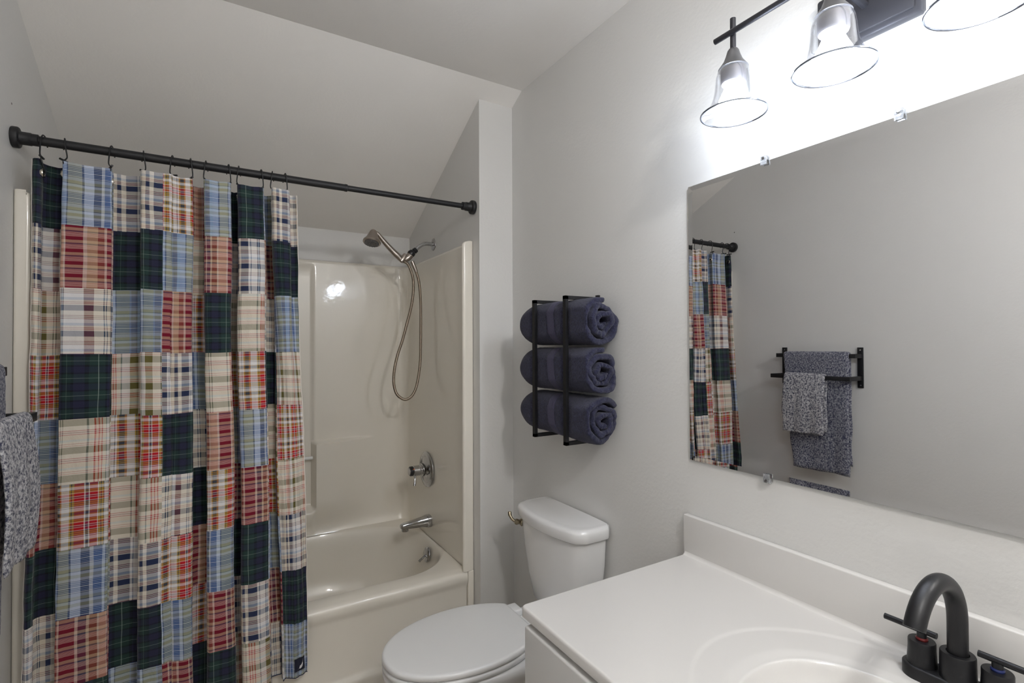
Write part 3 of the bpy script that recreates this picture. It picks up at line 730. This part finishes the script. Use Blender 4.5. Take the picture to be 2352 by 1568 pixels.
for k, (yb, kd) in enumerate(ws):
    d = box('door' if k != 1 else 'door', .600, .6215, yb+.004, pr-.001, .115, ZCT-.034, M_cab, t, .004, 3)
    lathe('door_knob', [(0, 0), (.006, 0), (.006, .012), (.014, .018), (.014, .024), (0, .027)], (.600, yb+.04, .66), (-1, 0, 0), M_black, d, 24)
    pr = yb

# ------------------------------------------------------------------ faucet
t = thing('sink_faucet', (1.10, SY, ZCT), 'matte black two-handle arched sink faucet beside the backsplash', 'faucet')
bm = bmesh.new(); rings = []
for off_, zz in ((0, ZCT-.003), (0, ZCT+.017), (.0015, ZCT+.019), (.004, ZCT+.020)):
    r = []
    for k in range(48):
        a = 2*pi*k/48; hl = .053; rr_ = .027-off_
        cy_ = hl if sin(a) > 0 else -hl
        r.append((1.10+rr_*cos(a), SY+cy_+rr_*sin(a), zz))
    rings.append([bm.verts.new(q) for q in r])
for a, b in zip(rings, rings[1:]):
    for k in range(48): bm.faces.new((a[k], a[(k+1) % 48], b[(k+1) % 48], b[k]))
bm.faces.new(rings[-1]); bm_obj('base_plate', bm, M_black, t, ang=40)
lathe('spout_collar', [(0, .0), (.0255, 0), (.0245, .045), (.0235, .047), (.016, .047), (.0155, .043), (0, .043)], (1.10, SY, ZCT+.018), (0, 0, 1), M_black, t, 40)
R0 = .086; cx_, cz_ = 1.10-R0, .943
sp = [(1.10, SY, ZCT+.06), (1.10, SY, cz_-.03), (1.10, SY, cz_-.012)]+[(cx_+R0*cos(radians(a)), SY, cz_+R0*sin(radians(a))) for a in range(0, 158, 6)]
tube('spout', sp, .0145, M_black, t, 28)
for k, (s1, ringm) in enumerate(((1, M_red), (-1, M_blue))):
    yy = SY+s1*.051
    hb = lathe('handle_base', [(0, 0), (.0225, 0), (.0205, .03), (.0205, .042), (.0195, .044), (0, .044)], (1.10, yy, ZCT+.018), (0, 0, 1), M_black, t, 36)
    lathe('temperature_ring', [(.0085, .043), (.0095, .0465), (.0085, .049), (.0, .049)], (1.10, yy, ZCT+.018), (0, 0, 1), ringm, hb, 24)['label'] = ('red' if k == 0 else 'blue')+' ring under the lever'
    tube('handle_stem', [(1.10, yy, ZCT+.060), (1.10, yy, ZCT+.0765)], .0075, M_black, hb, 20)
    a_, b_ = (yy+.058, yy-.022) if s1 > 0 else (yy+.024, yy-.058)
    tube('handle_lever', [(1.10, a_, ZCT+.0785), (1.10, b_, ZCT+.0785)], .0052, M_black, hb, 18)

# ------------------------------------------------------------------ toilet
t = thing('toilet', (.85, 1.505, 0), 'white two-piece toilet with closed elongated lid between tub and vanity', 'toilet')
TYc = 1.508
def tank_ring(z, hw, xf_, bow, xb=XA-.012, n=14, r=.028):
    pts = []
    # front bowed edge from +y to -y, then back
    K = 22
    for k in range(K+1):
        u_ = -1+2*k/K
        x = xf_-bow*(1-u_*u_)
        y = TYc-u_*hw
        # round the corners
        c = max(0, abs(u_)-.86)/.14
        x += .026*c*c
        y += (hw*.015)*c*c*(1 if u_ > 0 else -1)*-1*-1*0
        pts.append((x, y, z))
    for k in range(1, 7): pts.append((lerp(xf_+.026, xb, k/7), TYc-hw, z))
    for k in range(0, 11): pts.append((xb, lerp(TYc-hw+.01, TYc+hw-.01, k/10), z))
    for k in range(1, 7): pts.append((lerp(xb, xf_+.026, k/7), TYc+hw, z))
    return pts
rg = [tank_ring(z, hw, xf_, bow) for z, hw, xf_, bow in ((.440, .120, 1.085, .015), (.447, .138, 1.075, .018), (.46, .147, 1.068, .022), (.55, .166, 1.058, .030), (.66, .184, 1.050, .036), (.762, .192, 1.045, .040))]
loft('tank', rg, M_porc, t, cap_first=True, ang=60)
rg = [tank_ring(z, hw, xf_, bow, XA-.008) for z, hw, xf_, bow in ((.760, .190, 1.050, .038), (.760, .201, 1.036, .040), (.764, .204, 1.033, .041), (.792, .205, 1.032, .041), (.800, .202, 1.035, .041), (.8045, .196, 1.042, .041), (.806, .188, 1.052, .040), (.8055, .180, 1.060, .039), (.8065, .174, 1.066, .038), (.808, .10, 1.10, .02))]
loft('tank_lid', rg, M_porc, t, cap_first=True, ang=75)
fo = Vector((1.048, TYc+.180, .725)); fa = Vector((-.78, .62, 0)).normalized()
lev = lathe('flush_lever', [(0, 0), (.016, 0), (.0165, .004), (.012, .010), (.0085, .013), (.010, .018), (.012, .024), (.010, .030), (.005, .033), (0, .0335)], fo, fa, M_bronze, t, 28)
q0 = fo+fa*.026
tube('lever_arm', smooth_path([q0, q0+Vector((-.010, .012, .008)), q0+Vector((-.014, .024, .022)), q0+Vector((-.012, .030, .034))], 4), [.006]*4+[.0062]*4+[.0075]*4+[.005], M_bronze, lev, 14)
def lid_outline(off_, z, n=80, x0=.440, xb=.930):
    pts = []
    xm = .715; hw = .180-off_; fl = xm-x0-off_; bl_ = .262
    aend = math.acos(max(-1, min(1, (xb-off_-xm)/bl_)))
    for k in range(n+1):
        a = lerp(aend, 2*pi-aend, k/n)
        c, s_ = cos(a), sin(a)
        x = xm+(fl*c if c < 0 else bl_*c); y = hw*s_
        if c < 0: y = hw*(abs(s_)**.94)*(1 if s_ > 0 else -1)
        pts.append((x, TYc+y, z))
    yb_ = pts[0][1]-TYc
    for k in range(1, 8): pts.append((xb-off_, TYc+lerp(-yb_, yb_, k/8), z))
    return pts
ZL = .470
loft('seat_lid', [lid_outline(o_, z) for o_, z in ((.03, ZL-.020), (.004, ZL-.020), (0, ZL-.017), (0, ZL-.007), (.002, ZL-.003), (.006, ZL-.0006), (.012, ZL), (.06, ZL+.001), (.12, ZL+.0015))], M_lidp, t, ang=180)
loft('seat', [lid_outline(o_, z) for o_, z in ((.05, ZL-.042), (.006, ZL-.042), (.001, ZL-.039), (.0, ZL-.028), (.004, ZL-.0235), (.03, ZL-.0225))], M_lidp, t, ang=180)
def bowl_ring(sx, hw, z, x0, x1):
    pts = []
    xm = lerp(x0, x1, .56)
    for k in range(64):
        a = 2*pi*k/64; c, s_ = cos(a), sin(a)
        x = xm+((x1-xm)*c if c > 0 else (xm-x0)*c); pts.append((x, TYc+hw*(abs(s_)**.85)*(1 if s_ > 0 else -1), z))
    return pts
loft('bowl', [bowl_ring(0, hw, z, x0, x1) for z, hw, x0, x1 in ((ZL-.044, .15, .50, 1.02), (ZL-.044, .178, .448, 1.06), (ZL-.050, .184, .442, 1.065), (ZL-.068, .184, .443, 1.065), (ZL-.085, .176, .452, 1.06), (.34, .155, .50, 1.05), (.28, .13, .56, 1.04), (.2, .108, .62, 1.03), (.1, .105, .64, 1.04), (.03, .115, .62, 1.06), (0, .12, .61, 1.07))], M_porc, t, cap_first=True, ang=180)
box('bowl_deck', .93, 1.15, TYc-.115, TYc+.115, .36, .441, M_porc, t, .02, 4)
for s1 in (1, -1):
    bm = bmesh.new(); add_box(bm, .918, .965, TYc+s1*.075-.028, TYc+s1*.075+.028, ZL-.030, ZL-.004, .006, 3); bm_obj('hinge', bm, M_lidp, t)

# ------------------------------------------------------------------ towel rack with rolled towels
t = thing('towel_rack', (XA, 1.47, 1.08), 'black metal wall rack of two open frames holding three rolled towels', 'towel rack')
RXF = 1.023
for y in (1.566, 1.374):
    bm = bmesh.new(); b = .008
    add_box(bm, RXF, RXF+.012, y-b, y+b, 1.082, 1.592)
    add_box(bm, RXF, XA-.0005, y-b, y+b, 1.580, 1.592)
    add_box(bm, RXF, XA-.0005, y-b, y+b, 1.082, 1.094)
    add_box(bm, XA-.0085, XA-.0005, y-b, y+b, 1.575, 1.60)
    bm_obj('rack_frame', bm, M_black, t, smooth=False)
box('wall_rail', XA-.007, XA-.0006, 1.3805, 1.5595, 1.560, 1.580, M_black, t, .001)
box('wall_rail', XA-.007, XA-.0006, 1.3805, 1.5595, 1.094, 1.106, M_black, t, .001)
def rolled_towel(zc, seed, label, R=.0862, y0=1.262, y1=1.712):
    rt = thing('rolled_towel', (1.094, 1.48, zc-R), label, 'towel', 'rolled navy towels in the wall rack')
    rnd = random.Random(seed)
    ph = rnd.random()*6.28; th = .0215; pitch = .0235; turns = 2.75
    NT = 200; xc = 1.0945
    def rad(a, side):
        r = R-th/2-pitch*a/(2*pi)
        r = r+(th/2-.0003 if side > 0 else -th/2+.0003)
        return max(r, .003)
    def WOB(a, y):
        q = min(1, a/7.0)                       # inner turns are crumpled much more than the outside
        near = 1-min(1, max(0, (y-y0)/.16))
        return 1+(.05+.30*q*near)*nz(cos(a+ph)*1.3+seed, sin(a+ph)*1.3, y*4+a*.12)+.02*nz(a*1.3, seed*3.1, y*12)
    def spiral(side, k, y, e):
        a = turns*2*pi*k/NT; r = rad(a, side)
        wob = WOB(a, y)
        r *= wob
        # far end tapers to a soft rounded fold
        tt = max(0, (y-(y1-.11))/.11); r *= sqrt(max(.05, 1-.80*tt*tt))
        # edges of each layer round over at the near end
        ang_ = a+ph
        x = xc+r*cos(ang_)*.97; z = zc+r*sin(ang_)*1.0
        x = min(x, XA-.004); x = max(x, RXF+.0125) if min(abs(y-1.566), abs(y-1.374)) < .018 else max(x, RXF+.006)
        z = min(max(z, zc-.0815), zc+.0815)
        return x, z
    ys_ = [y0+(y1-y0)*q for q in (0, .004, .010, .02, .035)]+[lerp(y0+.02, y1, q/40) for q in range(1, 41)]
    verts, faces = [], []
    ring_n = 2*(NT+1)
    for qi, y in enumerate(ys_):
        for side in (1, -1):
            rg_ = range(NT+1) if side > 0 else range(NT, -1, -1)
            for k in rg_:
                sh_in = 0
                if qi < 4: sh_in = (.0052, .0022, .0008, 0)[qi]
                a = turns*2*pi*k/NT
                x, z = spiral(side, k, y, 0)
                if sh_in:
                    xm_, zm_ = spiral(-side, k, y, 0); x = lerp(x, (x+xm_)/2, sh_in/.0088*1.1); z = lerp(z, (z+zm_)/2, sh_in/.0088*1.1)
                yo = y+(.016*nz(a*.55+seed*2.3, 1.7, 0)+.004*nz(a*4, seed, 2))*(1-min(1, (y-y0)/.12)) - .010*(1-min(1, (y-y0)/.1))*(a/(turns*2*pi))
                yo += .020*sstep(y1-.12, y1, y)*cos(2*(a+ph))*0
                d = .0012*nz(x*140, yo*140, z*140)
                verts.append((x+d, yo+d, z+d))
    for qi in range(len(ys_)-1):
        for k in range(ring_n):
            k2 = (k+1) % ring_n
            faces.append((qi*ring_n+k, qi*ring_n+k2, (qi+1)*ring_n+k2, (qi+1)*ring_n+k))
    for base, fl_ in ((0, 1), ((len(ys_)-1)*ring_n, 0)):
        for k in range(NT):
            q = (base+k, base+k+1, base+ring_n-2-k, base+ring_n-1-k); faces.append(q[::-1] if fl_ else q)
    me = bpy.data.meshes.new('towel_body'); me.from_pydata(verts, [], faces)
    link('towel_body', me, M_terry, rt, ang=180)
    # woven band round the roll
    yb0, yb1 = 1.437, 1.480
    def bp_(i, j):
        a = 2*pi*i/90; y = lerp(yb0, yb1, j/8); k = (a % (2*pi))/(2*pi)*NT/turns
        x, z = spiral(1, 0, y, 0)
        aa = a; r = rad(aa, 1)*WOB(aa, y)+.0012*(1 if 0 < j < 8 else -1)
        x = xc+r*cos(aa+ph)*.97; z = zc+r*sin(aa+ph)
        x = min(max(x, RXF+.003), XA-.003); z = min(max(z, zc-.082), zc+.082)
        return (x, y+.010*sin(aa+ph), z)
    grid_mesh('woven_band', 90, 9, bp_, M_band, rt)['label'] = 'flat woven band around the towel'
for zc, sd, lab in ((1.4985, 3, 'rolled navy terry towel at the top of the wall rack'), (1.3335, 8, 'rolled navy terry towel in the middle of the wall rack'), (1.170, 14, 'rolled navy terry towel at the bottom of the wall rack')):
    rolled_towel(zc, sd, lab)

# ------------------------------------------------------------------ double towel bar with two hanging towels on the left wall
t = thing('towel_bar', (XL, 1.5, 1.2), 'black flat double towel bar mounted on the left wall', 'towel bar')
UX, LXb = -.446, -.390
for y in (1.298, 1.695):
    box('wall_plate', XL+.0005, XL+.008, y-.014, y+.014, 1.198, 1.407, M_black, t, .002)
    box('bracket_arm', XL+.007, UX, y-.009, y+.009, 1.352, 1.374, M_black, t, .001)
    box('bracket_arm', XL+.007, LXb, y-.009, y+.009, 1.237, 1.259, M_black, t, .001)
    for z in (1.212, 1.393): lathe('screw', [(0, 0), (.004, 0), (.003, .0015), (0, .0015)], (XL+.008, y, z), (1, 0, 0), M_chrome, t, 12)
box('upper_bar', UX-.004, UX+.004, 1.289, 1.704, 1.352, 1.374, M_black, t, .001)
box('lower_bar', LXb-.004, LXb+.004, 1.289, 1.704, 1.237, 1.259, M_black, t, .001)
def hanging_towel(name, xb, zb, y0, y1, zf, zk, th, label, mtl, seed, bulge=.01, skew=.0, nar=0):
    ht = thing(name, (xb, (y0+y1)/2, zf), label, 'towel')
    # side profile of the centre line: down the front, over the bar, down the back
    g = .006+th/2
    prof = []
    zt = zb+.011+th/2+.001
    nf = 40
    for k in range(nf+1): prof.append((xb+g, lerp(zf, zb, k/nf), 1))
    for k in range(1, 8):
        a = pi*k/8; prof.append((xb+g*cos(a), zb+(zt-zb)*sin(a), 0))
    for k in range(nf+1): prof.append((xb-g, lerp(zb, zk, k/nf), -1))
    # normals
    P = [Vector((a, 0, b)) for a, b, _ in prof]; N = []
    for k in range(len(P)):
        d = (P[min(k+1, len(P)-1)]-P[max(k-1, 0)]).normalized(); N.append(Vector((d.z, 0, -d.x)))
    ny = 44; outer, n_ = [], len(P)
    def pt(k, j, side):
        y = lerp(y0, y1, j/(ny-1)); e = min(j, ny-1-j)
        tt = th/2*(1 if e > 1 else (.25 if e == 0 else .8))
        ek = min(k, n_-1-k); tt *= (1 if ek > 1 else (.3 if ek == 0 else .85))
        fr = 0
        if prof[k][2] == 1: fr = (zb-P[k].z)/(zb-zf)
        elif prof[k][2] == -1: fr = (zb-P[k].z)/(zb-zk)
        w_ = (.010*sin((y-y0)/(y1-y0)*pi*2.4+seed)+.006*nz(y*14, P[k].z*3, seed))*fr
        p = P[k]+N[k]*(side*tt)+Vector((abs(w_)*1.0*(1 if prof[k][2] == 1 else 0)+bulge*sin(pi*min(1, fr*1.05))*(prof[k][2] == 1), 0, 0))
        if prof[k][2] == -1: p.x += -.0*fr
        p.y = y+skew*fr*(1 if prof[k][2] >= 0 else .5)-nar*fr*j/(ny-1)+.004*nz(P[k].z*9, seed, y)*fr+(.004*sin(P[k].z*30)*fr if e == 0 else 0)
        d = .0014*nz(p.x*220, p.y*220, p.z*220+seed)
        p.x += d; p.z += .006*nz(y*10, seed, 4)*(1 if fr > .97 else 0)
        return p
    vs, fs = [], []
    for side in (1, -1):
        for k in range(n_):
            for j in range(ny): vs.append(tuple(pt(k, j, side)))
    NN = n_*ny
    for k in range(n_-1):
        for j in range(ny-1):
            a = k*ny+j; fs.append((a, a+1, a+ny+1, a+ny)); fs.append((NN+a, NN+a+ny, NN+a+ny+1, NN+a+1))
        for j in (0, ny-1):
            a = k*ny+j; q = (a, a+ny, NN+a+ny, NN+a); fs.append(q if j == 0 else q[::-1])
    for k in (0, n_-1):
        for j in range(ny-1):
            a = k*ny+j; q = (a, NN+a, NN+a+1, a+1); fs.append(q if k == 0 else q[::-1])
    me = bpy.data.meshes.new('terry_cloth'); me.from_pydata(vs, [], fs)
    link('terry_cloth', me, mtl, ht, ang=180)
    return ht, pt
ht, _ = hanging_towel('bath_towel', UX, 1.363, 1.316, 1.655, .75, .80, .011, 'large heathered navy and white bath towel draped over the upper towel bar', M_heather_b, 1.3, .002, -.004, .050)
ht2, _ = hanging_towel('hand_towel', LXb, 1.248, 1.405, 1.622, .948, .965, .010, 'small heathered grey hand towel draped over the lower towel bar', M_heather, 4.1, .010, .006)

# small screw hole left in the left wall above the curtain rod
lh = lathe('screw_hole', [(0, .0003), (.0022, .0003), (.003, .0002), (.0035, 0), (0, 0)], (XL+.0004, 2.02, 2.143), (1, 0, 0), mat('dark_hole', (.12, .11, .1, 1), .9), None, 12)
tag(lh, 'tiny dark screw hole in the left wall above the rod end', 'screw hole')
